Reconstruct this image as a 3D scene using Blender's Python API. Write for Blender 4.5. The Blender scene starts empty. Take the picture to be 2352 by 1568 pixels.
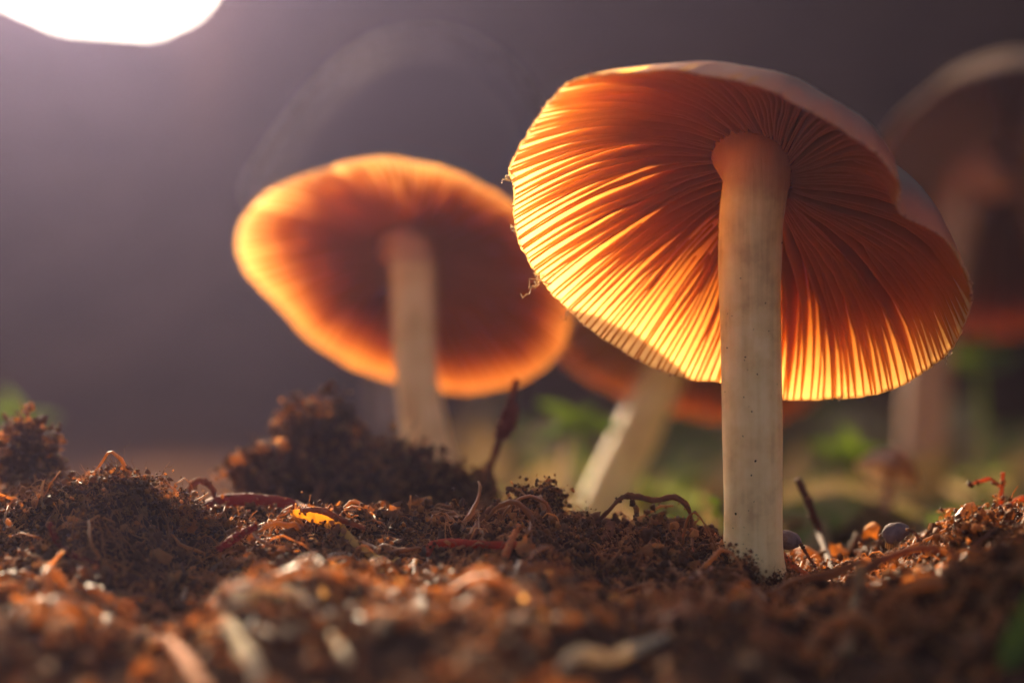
import bpy, math, random
import numpy as np
from mathutils import Vector

random.seed(7)
rng = np.random.default_rng(7)
S = 0.001                      # all lengths below are millimetres, scaled to metres when a mesh is made
scene = bpy.context.scene
COL = scene.collection

# ------------------------------------------------------------------ camera, light, exposure
CAM_D, CAM_Z, PXMM = 250.0, 22.5, 26.133
cam_data = bpy.data.cameras.new('camera')
cam_data.lens = 100.0
cam_data.sensor_width = 36.0
cam_data.clip_start = 0.005
cam_data.clip_end = 500.0
cam_data.dof.use_dof = True
cam_data.dof.focus_distance = 0.2510
cam_data.dof.aperture_fstop = 15.0
cam = bpy.data.objects.new('camera', cam_data)
cam.location = (0, -CAM_D * S, CAM_Z * S)
cam.rotation_euler = (math.radians(90), 0, 0)
COL.objects.link(cam)
scene.camera = cam

SUN = Vector((-0.300, 1.0, 0.355)).normalized()          # direction towards the sun
SUN_EL = math.asin(SUN.z)
SUN_AZ = math.atan2(SUN.x, SUN.y)
world = bpy.data.worlds.new('World')
scene.world = world
world.use_nodes = True
wn = world.node_tree
sky = wn.nodes.new('ShaderNodeTexSky')
sky.sky_type = 'NISHITA'
sky.sun_disc = False
sky.sun_elevation = SUN_EL
sky.sun_rotation = SUN_AZ
sky.air_density = 0.35
sky.dust_density = 6.0
sky.ozone_density = 0.2
wn.links.new(sky.outputs[0], wn.nodes['Background'].inputs[0])
wn.nodes['Background'].inputs[1].default_value = 0.07

sun_data = bpy.data.lights.new('sun', 'SUN')
sun_data.energy = 5.0
sun_data.angle = math.radians(0.6)
sun_data.color = (1.0, 0.80, 0.53)
sun = bpy.data.objects.new('sun', sun_data)
sun.rotation_euler = SUN.to_track_quat('Z', 'Y').to_euler()
sun.location = (-0.3, 1.5, 0.6)
COL.objects.link(sun)

scene.view_settings.view_transform = 'Standard'
scene.view_settings.look = 'None'
scene.view_settings.exposure = 2.45
scene.view_settings.gamma = 1.0
scene.view_settings.use_curve_mapping = False
scene.cycles.use_denoising = True
scene.cycles.max_bounces = 10
scene.cycles.diffuse_bounces = 6
scene.cycles.glossy_bounces = 2
scene.cycles.transmission_bounces = 8
scene.cycles.volume_bounces = 0
scene.cycles.sample_clamp_indirect = 6.0
scene.cycles.use_adaptive_sampling = False
scene.cycles.caustics_reflective = False
scene.cycles.caustics_refractive = False

# ------------------------------------------------------------------ helpers
def at(px, py, d):
    """a point d mm from the camera that the photograph shows at (px, py) of 2352 x 1568"""
    k = d / CAM_D / PXMM
    return np.array([(px - 1176) * k, d - CAM_D, CAM_Z - (py - 784) * k])

def px2mm(w, d):
    return w * d / CAM_D / PXMM

def tag(o, label=None, cat=None, group=None, kind=None):
    if label: o['label'] = label
    if cat: o['category'] = cat
    if group: o['group'] = group
    if kind: o['kind'] = kind
    return o

def empty(name, loc):
    o = bpy.data.objects.new(name, None)
    o.empty_display_size = 0.002
    o.location = [c * S for c in loc]
    COL.objects.link(o)
    return o

def mesh_obj(name, V, F, mat, parent=None, origin=(0, 0, 0), smooth=True, attrs=None):
    """V in world millimetres; the object sits at origin (its thing's base)"""
    me = bpy.data.meshes.new(name)
    V = (np.asarray(V, dtype=np.float64) - np.asarray(origin)) * S
    if isinstance(F, np.ndarray):
        n, m = F.shape
        me.vertices.add(len(V)); me.vertices.foreach_set('co', V.astype(np.float32).ravel())
        me.loops.add(n * m); me.loops.foreach_set('vertex_index', F.astype(np.int32).ravel())
        me.polygons.add(n)
        me.polygons.foreach_set('loop_start', np.arange(0, n * m, m, dtype=np.int32))
        me.update(calc_edges=True)
    else:
        me.from_pydata([tuple(v) for v in V], [], F)
        me.update()
    if smooth:
        me.polygons.foreach_set('use_smooth', np.ones(len(me.polygons), dtype=bool))
    if attrs:
        for k, a in attrs.items():
            at_ = me.attributes.new(k, 'FLOAT', 'POINT')
            at_.data.foreach_set('value', np.asarray(a, dtype=np.float32))
    me.validate()
    me.materials.append(mat)
    o = bpy.data.objects.new(name, me)
    COL.objects.link(o)
    if parent is not None:
        o.parent = parent
    else:
        o.location = [c * S for c in origin]
    return o

# numpy gradient noise --------------------------------------------------------------
_perm = rng.permutation(512)
_g3 = rng.normal(size=(512, 3)); _g3 /= np.linalg.norm(_g3, axis=1)[:, None]
def _h(i, j, k):
    return _perm[(_perm[(_perm[i % 512] + j) % 512] + k) % 512]
def noise3(x, y, z):
    x, y, z = np.broadcast_arrays(np.asarray(x, float), np.asarray(y, float), np.asarray(z, float))
    i, j, k = np.floor(x).astype(int), np.floor(y).astype(int), np.floor(z).astype(int)
    fx, fy, fz = x - i, y - j, z - k
    u, v, w = [t * t * t * (t * (t * 6 - 15) + 10) for t in (fx, fy, fz)]
    out = 0
    for a in (0, 1):
        for b in (0, 1):
            for c in (0, 1):
                g = _g3[_h(i + a, j + b, k + c)]
                d = g[..., 0] * (fx - a) + g[..., 1] * (fy - b) + g[..., 2] * (fz - c)
                out = out + d * (u if a else 1 - u) * (v if b else 1 - v) * (w if c else 1 - w)
    return out
def fbm(x, y, z, o=4, lac=2.1, gain=0.5):
    s, a = 0, 1.0
    for n in range(o):
        s = s + a * noise3(x + 17.3 * n, y + 5.1 * n, z); x = x * lac; y = y * lac; z = np.asarray(z) * lac; a *= gain
    return s
def sstep(a, b, x):
    t = np.clip((x - a) / (b - a), 0, 1)
    return t * t * (3 - 2 * t)

# ------------------------------------------------------------------ materials
def new_mat(name):
    m = bpy.data.materials.new(name)
    m.use_nodes = True
    nt = m.node_tree
    for n in list(nt.nodes): nt.nodes.remove(n)
    return m, nt
def N(nt, t, **kw):
    n = nt.nodes.new(t)
    for k, v in kw.items():
        if k.startswith('in_'):
            n.inputs[int(k[3:])].default_value = v
        else:
            setattr(n, k, v)
    return n
def ramp(nt, fac, stops):
    r = N(nt, 'ShaderNodeValToRGB')
    el = r.color_ramp.elements
    while len(el) < len(stops): el.new(0.5)
    for e, (p, c) in zip(el, stops):
        e.position = p; e.color = (*c, 1)
    nt.links.new(fac, r.inputs[0])
    return r.outputs[0]
def noise_node(nt, scale, detail=4, rough=0.55, vec=None, stretch=None):
    t = N(nt, 'ShaderNodeTexNoise')
    t.inputs['Scale'].default_value = scale; t.inputs['Detail'].default_value = detail; t.inputs['Roughness'].default_value = rough
    if vec is None:
        vec = N(nt, 'ShaderNodeTexCoord').outputs['Object']
    if stretch:
        mp = N(nt, 'ShaderNodeMapping'); mp.inputs['Scale'].default_value = stretch
        nt.links.new(vec, mp.inputs[0]); vec = mp.outputs[0]
    nt.links.new(vec, t.inputs['Vector'])
    return t.outputs[0]
def bump(nt, fac, strength, dist):
    b = N(nt, 'ShaderNodeBump'); b.inputs['Strength'].default_value = strength; b.inputs['Distance'].default_value = dist
    nt.links.new(fac, b.inputs['Height'])
    return b.outputs[0]
def finish(nt, shader, volume=None):
    o = N(nt, 'ShaderNodeOutputMaterial')
    nt.links.new(shader, o.inputs[0])
    if volume is not None: nt.links.new(volume, o.inputs[1])

def mat_litter(name, stops, trans_col, trans, rough=0.5, spec=0.4, island=True, scale=900, bumpd=0.0002, far=None):
    """opaque-to-translucent plant or soil matter with a colour of its own per piece"""
    m, nt = new_mat(name)
    if island:
        f = N(nt, 'ShaderNodeNewGeometry').outputs['Random Per Island']
        nz = noise_node(nt, scale, 3)
        mix = N(nt, 'ShaderNodeMath', operation='MULTIPLY_ADD'); mix.inputs[1].default_value = 0.35
        nt.links.new(nz, mix.inputs[0]);
        sub = N(nt, 'ShaderNodeMath', operation='MULTIPLY_ADD'); sub.inputs[1].default_value = 0.82; sub.inputs[2].default_value = -0.08
        nt.links.new(f, sub.inputs[0]); nt.links.new(sub.outputs[0], mix.inputs[2])
        fac = mix.outputs[0]
    else:
        fac = noise_node(nt, scale, 5)
    col = ramp(nt, fac, stops)
    if far:                                            # ground painted darker towards the bank, standing in for shade under trees
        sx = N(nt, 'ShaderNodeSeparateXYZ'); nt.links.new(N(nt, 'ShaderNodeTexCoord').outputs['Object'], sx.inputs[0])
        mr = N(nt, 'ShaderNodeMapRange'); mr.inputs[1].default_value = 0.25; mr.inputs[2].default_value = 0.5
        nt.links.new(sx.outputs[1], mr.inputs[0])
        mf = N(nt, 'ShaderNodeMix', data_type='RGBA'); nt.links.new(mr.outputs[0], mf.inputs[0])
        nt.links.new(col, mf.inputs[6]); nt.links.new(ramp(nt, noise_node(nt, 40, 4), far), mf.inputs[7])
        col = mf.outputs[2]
    p = N(nt, 'ShaderNodeBsdfPrincipled')
    nt.links.new(col, p.inputs['Base Color'])
    p.inputs['Roughness'].default_value = rough
    p.inputs['Specular IOR Level'].default_value = spec
    nt.links.new(bump(nt, noise_node(nt, scale * 3, 4), 0.6, bumpd), p.inputs['Normal'])
    t = N(nt, 'ShaderNodeBsdfTranslucent')
    mc = N(nt, 'ShaderNodeMix', data_type='RGBA', blend_type='MIX'); mc.inputs[0].default_value = 0.75
    nt.links.new(col, mc.inputs[6]); mc.inputs[7].default_value = (*trans_col, 1)
    nt.links.new(mc.outputs[2], t.inputs[0])
    mx = N(nt, 'ShaderNodeMixShader'); mx.inputs[0].default_value = trans
    if island:
        mr = N(nt, 'ShaderNodeMapRange'); mr.inputs[1].default_value = 0.55; mr.inputs[2].default_value = 1.0
        mr.inputs[3].default_value = trans; mr.inputs[4].default_value = min(0.75, trans * 4)
        nt.links.new(f, mr.inputs[0]); nt.links.new(mr.outputs[0], mx.inputs[0])
    nt.links.new(p.outputs[0], mx.inputs[1]); nt.links.new(t.outputs[0], mx.inputs[2])
    finish(nt, mx.outputs[0])
    return m

M = {}
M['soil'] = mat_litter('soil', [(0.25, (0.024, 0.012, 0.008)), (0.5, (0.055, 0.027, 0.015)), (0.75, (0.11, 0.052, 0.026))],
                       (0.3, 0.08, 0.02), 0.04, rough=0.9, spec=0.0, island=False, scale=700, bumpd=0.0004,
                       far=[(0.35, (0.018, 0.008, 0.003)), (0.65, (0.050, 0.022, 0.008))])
M['crumb'] = mat_litter('soil_crumb', [(0.0, (0.024, 0.012, 0.008)), (0.45, (0.070, 0.032, 0.016)), (0.75, (0.16, 0.075, 0.032)), (0.95, (0.42, 0.25, 0.10))],
                        (0.85, 0.42, 0.12), 0.16, rough=0.8, spec=0.06, scale=2500)
M['fibre'] = mat_litter('root_fibre', [(0.0, (0.07, 0.03, 0.016)), (0.5, (0.18, 0.075, 0.03)), (0.8, (0.34, 0.17, 0.065)), (1.0, (0.55, 0.38, 0.18))],
                        (0.85, 0.42, 0.11), 0.4, rough=0.6, spec=0.2, scale=2500)
M['litter'] = mat_litter('leaf_litter', [(0.0, (0.09, 0.05, 0.02)), (0.4, (0.24, 0.15, 0.06)), (0.7, (0.42, 0.27, 0.13)), (0.85, (0.12, 0.16, 0.03)), (1.0, (0.50, 0.34, 0.20))],
                         (0.35, 0.2, 0.06), 0.05, rough=0.9, spec=0.0, scale=200)
def stick_mat(name, a, b, tc, tr, scale=900):
    return mat_litter(name, [(0.3, a), (0.7, b)], tc, tr, rough=0.8, spec=0.03, island=False, scale=scale)
M['red_root'] = stick_mat('red_root', (0.07, 0.020, 0.014), (0.17, 0.045, 0.026), (0.6, 0.10, 0.03), 0.25)
M['red_stick'] = stick_mat('red_stick', (0.16, 0.03, 0.016), (0.34, 0.07, 0.03), (0.9, 0.14, 0.03), 0.45)
M['orange_stick'] = stick_mat('orange_stick', (0.30, 0.09, 0.03), (0.50, 0.19, 0.06), (0.9, 0.26, 0.04), 0.4)
M['yellow_straw'] = stick_mat('yellow_straw', (0.5, 0.3, 0.07), (0.68, 0.44, 0.12), (0.98, 0.55, 0.06), 0.5)
M['pale_straw'] = stick_mat('pale_straw', (0.55, 0.42, 0.24), (0.75, 0.62, 0.42), (0.9, 0.65, 0.3), 0.35)
M['brown_root'] = stick_mat('brown_root', (0.09, 0.04, 0.022), (0.22, 0.10, 0.045), (0.6, 0.2, 0.05), 0.25)
M['tan_straw'] = stick_mat('tan_straw', (0.24, 0.15, 0.07), (0.40, 0.26, 0.13), (0.7, 0.4, 0.12), 0.35)
M['dark_stick'] = stick_mat('dark_stick', (0.05, 0.025, 0.015), (0.10, 0.05, 0.03), (0.3, 0.1, 0.04), 0.1)
M['green'] = stick_mat('green_leaf', (0.09, 0.12, 0.025), (0.15, 0.19, 0.04), (0.34, 0.40, 0.06), 0.45, 300)
M['rim'] = stick_mat('rim_fringe', (0.35, 0.15, 0.09), (0.6, 0.36, 0.25), (0.9, 0.5, 0.25), 0.45, 2500)
M['moss'] = mat_litter('moss', [(0.0, (0.05, 0.06, 0.015)), (0.5, (0.10, 0.12, 0.03)), (1.0, (0.17, 0.17, 0.06))], (0.25, 0.3, 0.05), 0.08, rough=0.9, spec=0.0, scale=200)
M['capsule'] = stick_mat('capsule', (0.11, 0.07, 0.06), (0.22, 0.15, 0.13), (0.2, 0.1, 0.06), 0.05, 1500)
M['speck'] = stick_mat('dark_speck', (0.02, 0.012, 0.01), (0.05, 0.025, 0.02), (0.1, 0.04, 0.02), 0.05, 1500)

def mat_cap(name, skin_a, skin_b, absorb, density, spec=0.5, rough=0.42):
    m, nt = new_mat(name)
    side = N(nt, 'ShaderNodeAttribute', attribute_name='side').outputs['Fac']
    nz = noise_node(nt, 420, 6, 0.65)
    skin = ramp(nt, nz, [(0.32, skin_a), (0.62, skin_b)])
    under = ramp(nt, noise_node(nt, 900, 3), [(0.3, (0.20, 0.085, 0.045)), (0.7, (0.30, 0.14, 0.07))])
    col = N(nt, 'ShaderNodeMix', data_type='RGBA'); nt.links.new(side, col.inputs[0])
    nt.links.new(under, col.inputs[6]); nt.links.new(skin, col.inputs[7])
    p = N(nt, 'ShaderNodeBsdfPrincipled')
    nt.links.new(col.outputs[2], p.inputs['Base Color'])
    p.inputs['Roughness'].default_value = rough
    p.inputs['Specular IOR Level'].default_value = spec
    nt.links.new(bump(nt, noise_node(nt, 1500, 4), 0.5, 0.0004), p.inputs['Normal'])
    t = N(nt, 'ShaderNodeBsdfTranslucent'); t.inputs[0].default_value = (1.0, 0.78, 0.5, 1)
    mx = N(nt, 'ShaderNodeMixShader'); mx.inputs[0].default_value = 0.85
    nt.links.new(p.outputs[0], mx.inputs[1]); nt.links.new(t.outputs[0], mx.inputs[2])
    v = N(nt, 'ShaderNodeVolumeAbsorption'); v.inputs[0].default_value = (*absorb, 1); v.inputs[1].default_value = density
    finish(nt, mx.outputs[0], v.outputs[0])
    return m
M['cap_red'] = mat_cap('button_cap', (0.14, 0.04, 0.025), (0.26, 0.085, 0.05), (0.70, 0.40, 0.0), 1900.0)
M['cap'] = mat_cap('cap_flesh', (0.27, 0.12, 0.07), (0.62, 0.43, 0.32), (0.64, 0.43, 0.0), 6400.0)
M['cap_mid'] = mat_cap('mid_cap_flesh', (0.27, 0.12, 0.07), (0.62, 0.43, 0.32), (0.62, 0.38, 0.0), 10000.0)
M['cap_thick'] = mat_cap('thick_cap_flesh', (0.50, 0.29, 0.19), (0.76, 0.55, 0.42), (0.55, 0.30, 0.0), 12000.0, 0.0)
M['cap_far'] = mat_cap('far_cap_flesh', (0.42, 0.24, 0.18), (0.66, 0.46, 0.38), (0.55, 0.30, 0.0), 12000.0, 0.1, 0.9)

def mat_gill(name, a, b, tc, tr):
    m, nt = new_mat(name)
    col = ramp(nt, noise_node(nt, 1200, 4), [(0.3, a), (0.7, b)])
    p = N(nt, 'ShaderNodeBsdfPrincipled'); nt.links.new(col, p.inputs['Base Color'])
    p.inputs['Roughness'].default_value = 0.6; p.inputs['Specular IOR Level'].default_value = 0.2
    nt.links.new(bump(nt, noise_node(nt, 5000, 3), 0.4, 0.0001), p.inputs['Normal'])
    t = N(nt, 'ShaderNodeBsdfTranslucent'); t.inputs[0].default_value = (*tc, 1)
    mx = N(nt, 'ShaderNodeMixShader'); mx.inputs[0].default_value = tr
    nt.links.new(p.outputs[0], mx.inputs[1]); nt.links.new(t.outputs[0], mx.inputs[2])
    finish(nt, mx.outputs[0])
    return m
M['gill'] = mat_gill('gill', (0.26, 0.115, 0.05), (0.38, 0.17, 0.07), (0.95, 0.52, 0.13), 0.70)
M['gill_dark'] = mat_gill('dark_gill', (0.26, 0.115, 0.04), (0.36, 0.165, 0.06), (0.6, 0.25, 0.06), 0.3)
M['gill_slit_lit'] = mat_gill('slit_lit_gill', (0.6, 0.16, 0.03), (0.7, 0.2, 0.04), (0.98, 0.4, 0.05), 0.5)  # brighter orange stands in for light through a slit in the cap

def mat_stem(name, a, b, c):
    m, nt = new_mat(name)
    g = noise_node(nt, 1500, 5, 0.6, stretch=(1, 1, 0.035))
    big = noise_node(nt, 260, 4, 0.6)
    add = N(nt, 'ShaderNodeMath', operation='MULTIPLY_ADD'); add.inputs[1].default_value = 0.38
    nt.links.new(g, add.inputs[0])
    mm = N(nt, 'ShaderNodeMath', operation='MULTIPLY'); mm.inputs[1].default_value = 0.75; nt.links.new(big, mm.inputs[0])
    nt.links.new(mm.outputs[0], add.inputs[2])
    col = ramp(nt, add.outputs[0], [(0.43, a), (0.55, b), (0.70, c)])
    ap = N(nt, 'ShaderNodeMix', data_type='RGBA'); nt.links.new(N(nt, 'ShaderNodeAttribute', attribute_name='apex_glow').outputs['Fac'], ap.inputs[0])
    nt.links.new(col, ap.inputs[6]); ap.inputs[7].default_value = (0.42, 0.14, 0.05, 1); col = ap.outputs[2]  # reddish tint painted at the stem top for light glowing through the joint
    p = N(nt, 'ShaderNodeBsdfPrincipled'); nt.links.new(col, p.inputs['Base Color'])
    p.inputs['Roughness'].default_value = 0.55; p.inputs['Specular IOR Level'].default_value = 0.3
    p.inputs['Subsurface Weight'].default_value = 0.35
    p.inputs['Subsurface Radius'].default_value = (1.0, 0.5, 0.2)
    p.inputs['Subsurface Scale'].default_value = 0.0018
    nt.links.new(bump(nt, g, 0.35, 0.0003), p.inputs['Normal'])
    finish(nt, p.outputs[0])
    return m
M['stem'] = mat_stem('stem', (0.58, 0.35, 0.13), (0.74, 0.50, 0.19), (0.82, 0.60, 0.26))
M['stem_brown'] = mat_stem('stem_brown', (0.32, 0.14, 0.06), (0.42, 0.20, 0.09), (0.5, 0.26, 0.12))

# ------------------------------------------------------------------ ground: one sheet from the soil at the lens to the horizon
CX = [-70, -45, -41, -35, -28, -25, -17, -10, -4, 2, 8, 13, 18, 21, 26, 33, 38, 42, 46, 70]
CZ = [7.0, 8.2, 9.4, 9.4, 6.6, 6.4, 6.0, 6.0, 6.2, 6.4, 4.6, 5.0, 3.6, 1.2, 1.4, 2.0, 3.2, 5.4, 6.6, 6.0]
BX = [-1500, -420, -300, -245, -222, -204, -188, -172, -156, -140, -126, -114, -100, -84, -66, -45, 0, 400, 1500]
BZ = [165, 192, 202, 197, 181, 167, 156, 150, 148, 151, 160, 180, 222, 280, 350, 410, 440, 460, 440]
def ground_z(x, y, fine=True):
    x = np.asarray(x, float); y = np.asarray(y, float)
    near = np.exp(-((np.maximum(np.hypot(x, y) - 120, 0)) / 60) ** 2)
    crest = np.interp(x, CX, CZ)
    left = 1 - sstep(-27, -20, x)                      # steep face of the left mound
    right = sstep(12, 22, x)
    back = crest * (1 - sstep(6, 42, y)) - 3.0 * sstep(10, 60, y)
    dip_m = np.interp(y, [-95, -60, -46, -33, -22, -10, 3], [-9.5, -6.6, -4.6, -3.9, -5.0, -3.5, 0])
    dip_l = np.interp(y, [-95, -60, -46, -30, -14, -7, 3], [-11.5, -9.2, -8.2, -7.6, -7.0, -4.6, 0])
    dip_r = np.interp(y, [-95, -60, -46, -33, -22, -10, 3], [-8.0, -4.5, -3.4, -2.6, -2.4, -1.2, 0])
    dip = dip_m * (1 - left) * (1 - right) + dip_l * left + dip_r * right
    z = np.where(y < 3, crest + dip, back)
    # foreground swells, ridge behind the centre
    z = z + 4.6 * np.exp(-((x - 41) / 15) ** 2 - ((y + 30) / 12) ** 2)
    z = z + 1.3 * np.exp(-((x + 16) / 6) ** 2 - ((y + 33) / 6) ** 2) + 1.2 * np.exp(-((x - 2) / 7) ** 2 - ((y + 20) / 5) ** 2)
    z = z + 9.5 * np.exp(-((x + 19.5) / 7.5) ** 2 - ((y - 37) / 8) ** 2)
    z = z + 8.5 * np.exp(-((x + 8) / 9) ** 2 - ((y - 34) / 8) ** 2)
    z = z + 3.5 * np.exp(-((x + 47) / 5.0) ** 2 - ((y - 22) / 6) ** 2)
    z = z * near
    r = np.hypot(x, y)
    # the bank behind, its right part raised out of view to shade the haze
    bk = np.interp(x + 14 * fbm(x / 160, y / 160, 3.3, 2), BX, BZ) * sstep(480, 850, y + 60 * fbm(x / 220, y / 220, 8.1, 2)) * (1 - sstep(1500, 4500, y))
    z = z + bk + (1 - near) * (-3 + np.minimum(r / 120, 6) * 3.0 * fbm(x / 90, y / 90, 0.7, 3))
    z = z + near * 2.0 * fbm(x / 11, y / 11, 1.7, 3)
    if fine:
        z = z + near * (1.5 * (0.35 - np.abs(fbm(x / 3.1, y / 3.1, 5.5, 3))) + 0.7 * fbm(x / 0.9, y / 0.9, 2.2, 2))
    return z

def axis_samples(lo, hi, step, far):
    core = np.arange(lo, hi + step * 0.5, step)
    n = 70
    g = np.geomspace(step, far, n)
    up = hi + np.cumsum(g) * (far / np.sum(g)); dn = lo - np.cumsum(g) * (far / np.sum(g))
    return np.concatenate([dn[::-1], core, up])
gx = axis_samples(-58, 58, 0.34, 60000)
gy = axis_samples(-95, 62, 0.34, 60000)
GX, GY = np.meshgrid(gx, gy)
GZ = ground_z(GX, GY)
nx, ny = len(gx), len(gy)
ii = (np.arange(ny - 1)[:, None] * nx + np.arange(nx - 1)[None, :]).ravel()
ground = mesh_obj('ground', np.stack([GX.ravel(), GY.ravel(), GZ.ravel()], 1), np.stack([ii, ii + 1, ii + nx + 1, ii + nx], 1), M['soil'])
tag(ground, kind='structure')

# ------------------------------------------------------------------ soil crumbs and fibres
def ico(level):
    import bmesh
    bm = bmesh.new(); bmesh.ops.create_icosphere(bm, subdivisions=level, radius=1.0)
    V = np.array([v.co[:] for v in bm.verts]); F = np.array([[v.index for v in f.verts] for f in bm.faces]); bm.free()
    return V, F
ICO1, ICO2 = ico(1), ico(2)
def crumb_variants(base, n, rough):
    out = []
    for k in range(n):
        V = base[0] * (1 + rough * fbm(base[0][:, 0] * 2.1 + 9 * k, base[0][:, 1] * 2.1, base[0][:, 2] * 2.1, 2))[:, None]
        V = V * rng.uniform(0.6, 1.25, 3)
        out.append(V)
    return out
CV1, CV2 = crumb_variants(ICO1, 24, 1.5), crumb_variants(ICO2, 24, 1.9)
def rot_mats(n):
    q = rng.normal(size=(n, 4)); q /= np.linalg.norm(q, axis=1)[:, None]
    w, x, y, z = q.T
    return np.stack([np.stack([1 - 2 * (y * y + z * z), 2 * (x * y - z * w), 2 * (x * z + y * w)], -1),
                     np.stack([2 * (x * y + z * w), 1 - 2 * (x * x + z * z), 2 * (y * z - x * w)], -1),
                     np.stack([2 * (x * z - y * w), 2 * (y * z + x * w), 1 - 2 * (x * x + y * y)], -1)], 1)
def crumb_mesh(Pts, R, fine_limit=0.42):
    """arrays of vertices and triangles of many crumbs"""
    Vs, Fs, off = [], [], 0
    for big, (base, var) in ((False, (ICO1, CV1)), (True, (ICO2, CV2))):
        sel = np.where((R > fine_limit) == big)[0]
        if not len(sel): continue
        rm = rot_mats(len(sel))
        vi = rng.integers(0, len(var), len(sel))
        VV = np.stack(var)[vi]
        W = np.einsum('nij,nkj->nki', rm, VV) * R[sel][:, None, None] + Pts[sel][:, None, :]
        nv = VV.shape[1]
        Fs.append((base[1][None] + (np.arange(len(sel)) * nv)[:, None, None]).reshape(-1, 3) + off)
        Vs.append(W.reshape(-1, 3)); off += len(sel) * nv
    return np.concatenate(Vs), np.concatenate(Fs)

def scatter_crumbs(n_agg, x0, x1, y0, y1, agg_r, size, per):
    cx = rng.uniform(x0, x1, n_agg); cy = rng.uniform(y0, y1, n_agg)
    k = rng.integers(per[0], per[1], n_agg)
    idx = np.repeat(np.arange(n_agg), k)
    ar = agg_r * rng.lognormal(0, 0.45, n_agg)[idx]
    d = rng.normal(size=(len(idx), 3)) * 0.55
    X = cx[idx] + d[:, 0] * ar; Y = cy[idx] + d[:, 1] * ar
    Z = ground_z(X, Y) + np.abs(d[:, 2]) * ar * 0.9
    R = size * rng.lognormal(0, 0.5, len(idx))
    return np.stack([X, Y, Z], 1), np.clip(R, size * 0.35, size * 4)
parts = [scatter_crumbs(260, -40, 40, -80, -44, 1.3, 0.30, (4, 10)),
         scatter_crumbs(2600, -50, 50, -13, 13, 0.7, 0.115, (8, 17)),
         scatter_crumbs(1100, -50, 50, -13, 13, 0.6, 0.20, (3, 8)),
         scatter_crumbs(1100, -46, 46, -44, -12, 0.9, 0.20, (6, 13)),
         scatter_crumbs(900, -60, 60, 12, 60, 1.1, 0.24, (6, 12)),
         scatter_crumbs(120, -50, 50, -40, 40, 1.3, 0.34, (4, 9))]
Pc = np.concatenate([p[0] for p in parts]); Rc = np.concatenate([p[1] for p in parts])
V_, F_ = crumb_mesh(Pc, Rc)
crumbs = mesh_obj('soil_crumbs', V_, F_, M['crumb'], smooth=False)
tag(crumbs, 'loose dark brown peat crumbs strewn over the soil', 'soil crumbs', kind='stuff')

def tube_arrays(paths, radii, sides=4):
    """paths (n, k, 3), radii (n, k) -> vertices and quads of n open tubes"""
    n, k, _ = paths.shape
    T = np.gradient(paths, axis=1); T /= np.linalg.norm(T, axis=2)[..., None] + 1e-9
    ref = np.array([0.31, 0.22, 0.92])
    A = np.cross(T, ref); A /= np.linalg.norm(A, axis=2)[..., None] + 1e-9
    B = np.cross(T, A)
    ang = np.arange(sides) * 2 * math.pi / sides
    W = paths[:, :, None, :] + radii[:, :, None, None] * (A[:, :, None, :] * np.cos(ang)[:, None] + B[:, :, None, :] * np.sin(ang)[:, None])
    base = (np.arange(n) * k * sides)[:, None, None] + (np.arange(k - 1) * sides)[None, :, None]
    a = np.arange(sides)[None, None, :]; b = (np.arange(sides) + 1)[None, None, :] % sides
    F = np.stack([base + a, base + b, base + sides + b, base + sides + a], -1).reshape(-1, 4)
    return W.reshape(-1, 3), F
def fibres(n, x0, x1, y0, y1, length, rad, lift):
    k = 9
    P0 = np.stack([rng.uniform(x0, x1, n), rng.uniform(y0, y1, n)], 1)
    hd = rng.uniform(0, 2 * math.pi, n); L = length * rng.lognormal(0, 0.5, n)
    curv = rng.normal(0, 1.0, n)
    t = np.linspace(0, 1, k)
    ang = hd[:, None] + curv[:, None] * t[None] * 1.4 + 0.32 * rng.normal(size=(n, k)).cumsum(1)
    st = (L / (k - 1))[:, None]
    X = P0[:, :1] + np.cumsum(np.cos(ang) * st, 1); Y = P0[:, 1:] + np.cumsum(np.sin(ang) * st, 1)
    up = lift * np.clip(rng.lognormal(-0.3, 0.5, n), 0, 2.2)
    arch = np.where(rng.random(n)[:, None] < 0.5, np.sin(t * math.pi)[None], t[None] ** 1.4)
    Z = ground_z(X, Y, False) + 0.35 + up[:, None] * arch + 0.12 * rng.normal(size=(n, k))
    R = rad * rng.lognormal(0, 0.5, n)[:, None] * (1 - 0.55 * t)[None] * (1 + 0.2 * rng.normal(size=(n, k)))
    return tube_arrays(np.stack([X, Y, Z], 2), np.maximum(R, 0.02))
fa = [fibres(2600, -50, 50, -14, 14, 2.4, 0.06, 0.8), fibres(500, -48, 48, -14, 14, 3.2, 0.085, 0.9),
      fibres(800, -46, 46, -44, -12, 4.0, 0.13, 1.1), fibres(600, -60, 60, 15, 60, 5.0, 0.16, 1.6), fibres(160, -44, 44, -42, -14, 6.0, 0.26, 1.3), fibres(90, 12, 50, -42, 6, 7.0, 0.2, 2.2), fibres(60, -46, 10, -12, 8, 5.0, 0.16, 1.6)]
off = 0; FV, FF = [], []
for v, f in fa:
    FV.append(v); FF.append(f + off); off += len(v)
tag(mesh_obj('root_fibres', np.concatenate(FV), np.concatenate(FF), M['fibre']), 'fine reddish brown plant fibres tangled in the soil', 'plant fibres', kind='stuff')

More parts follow.
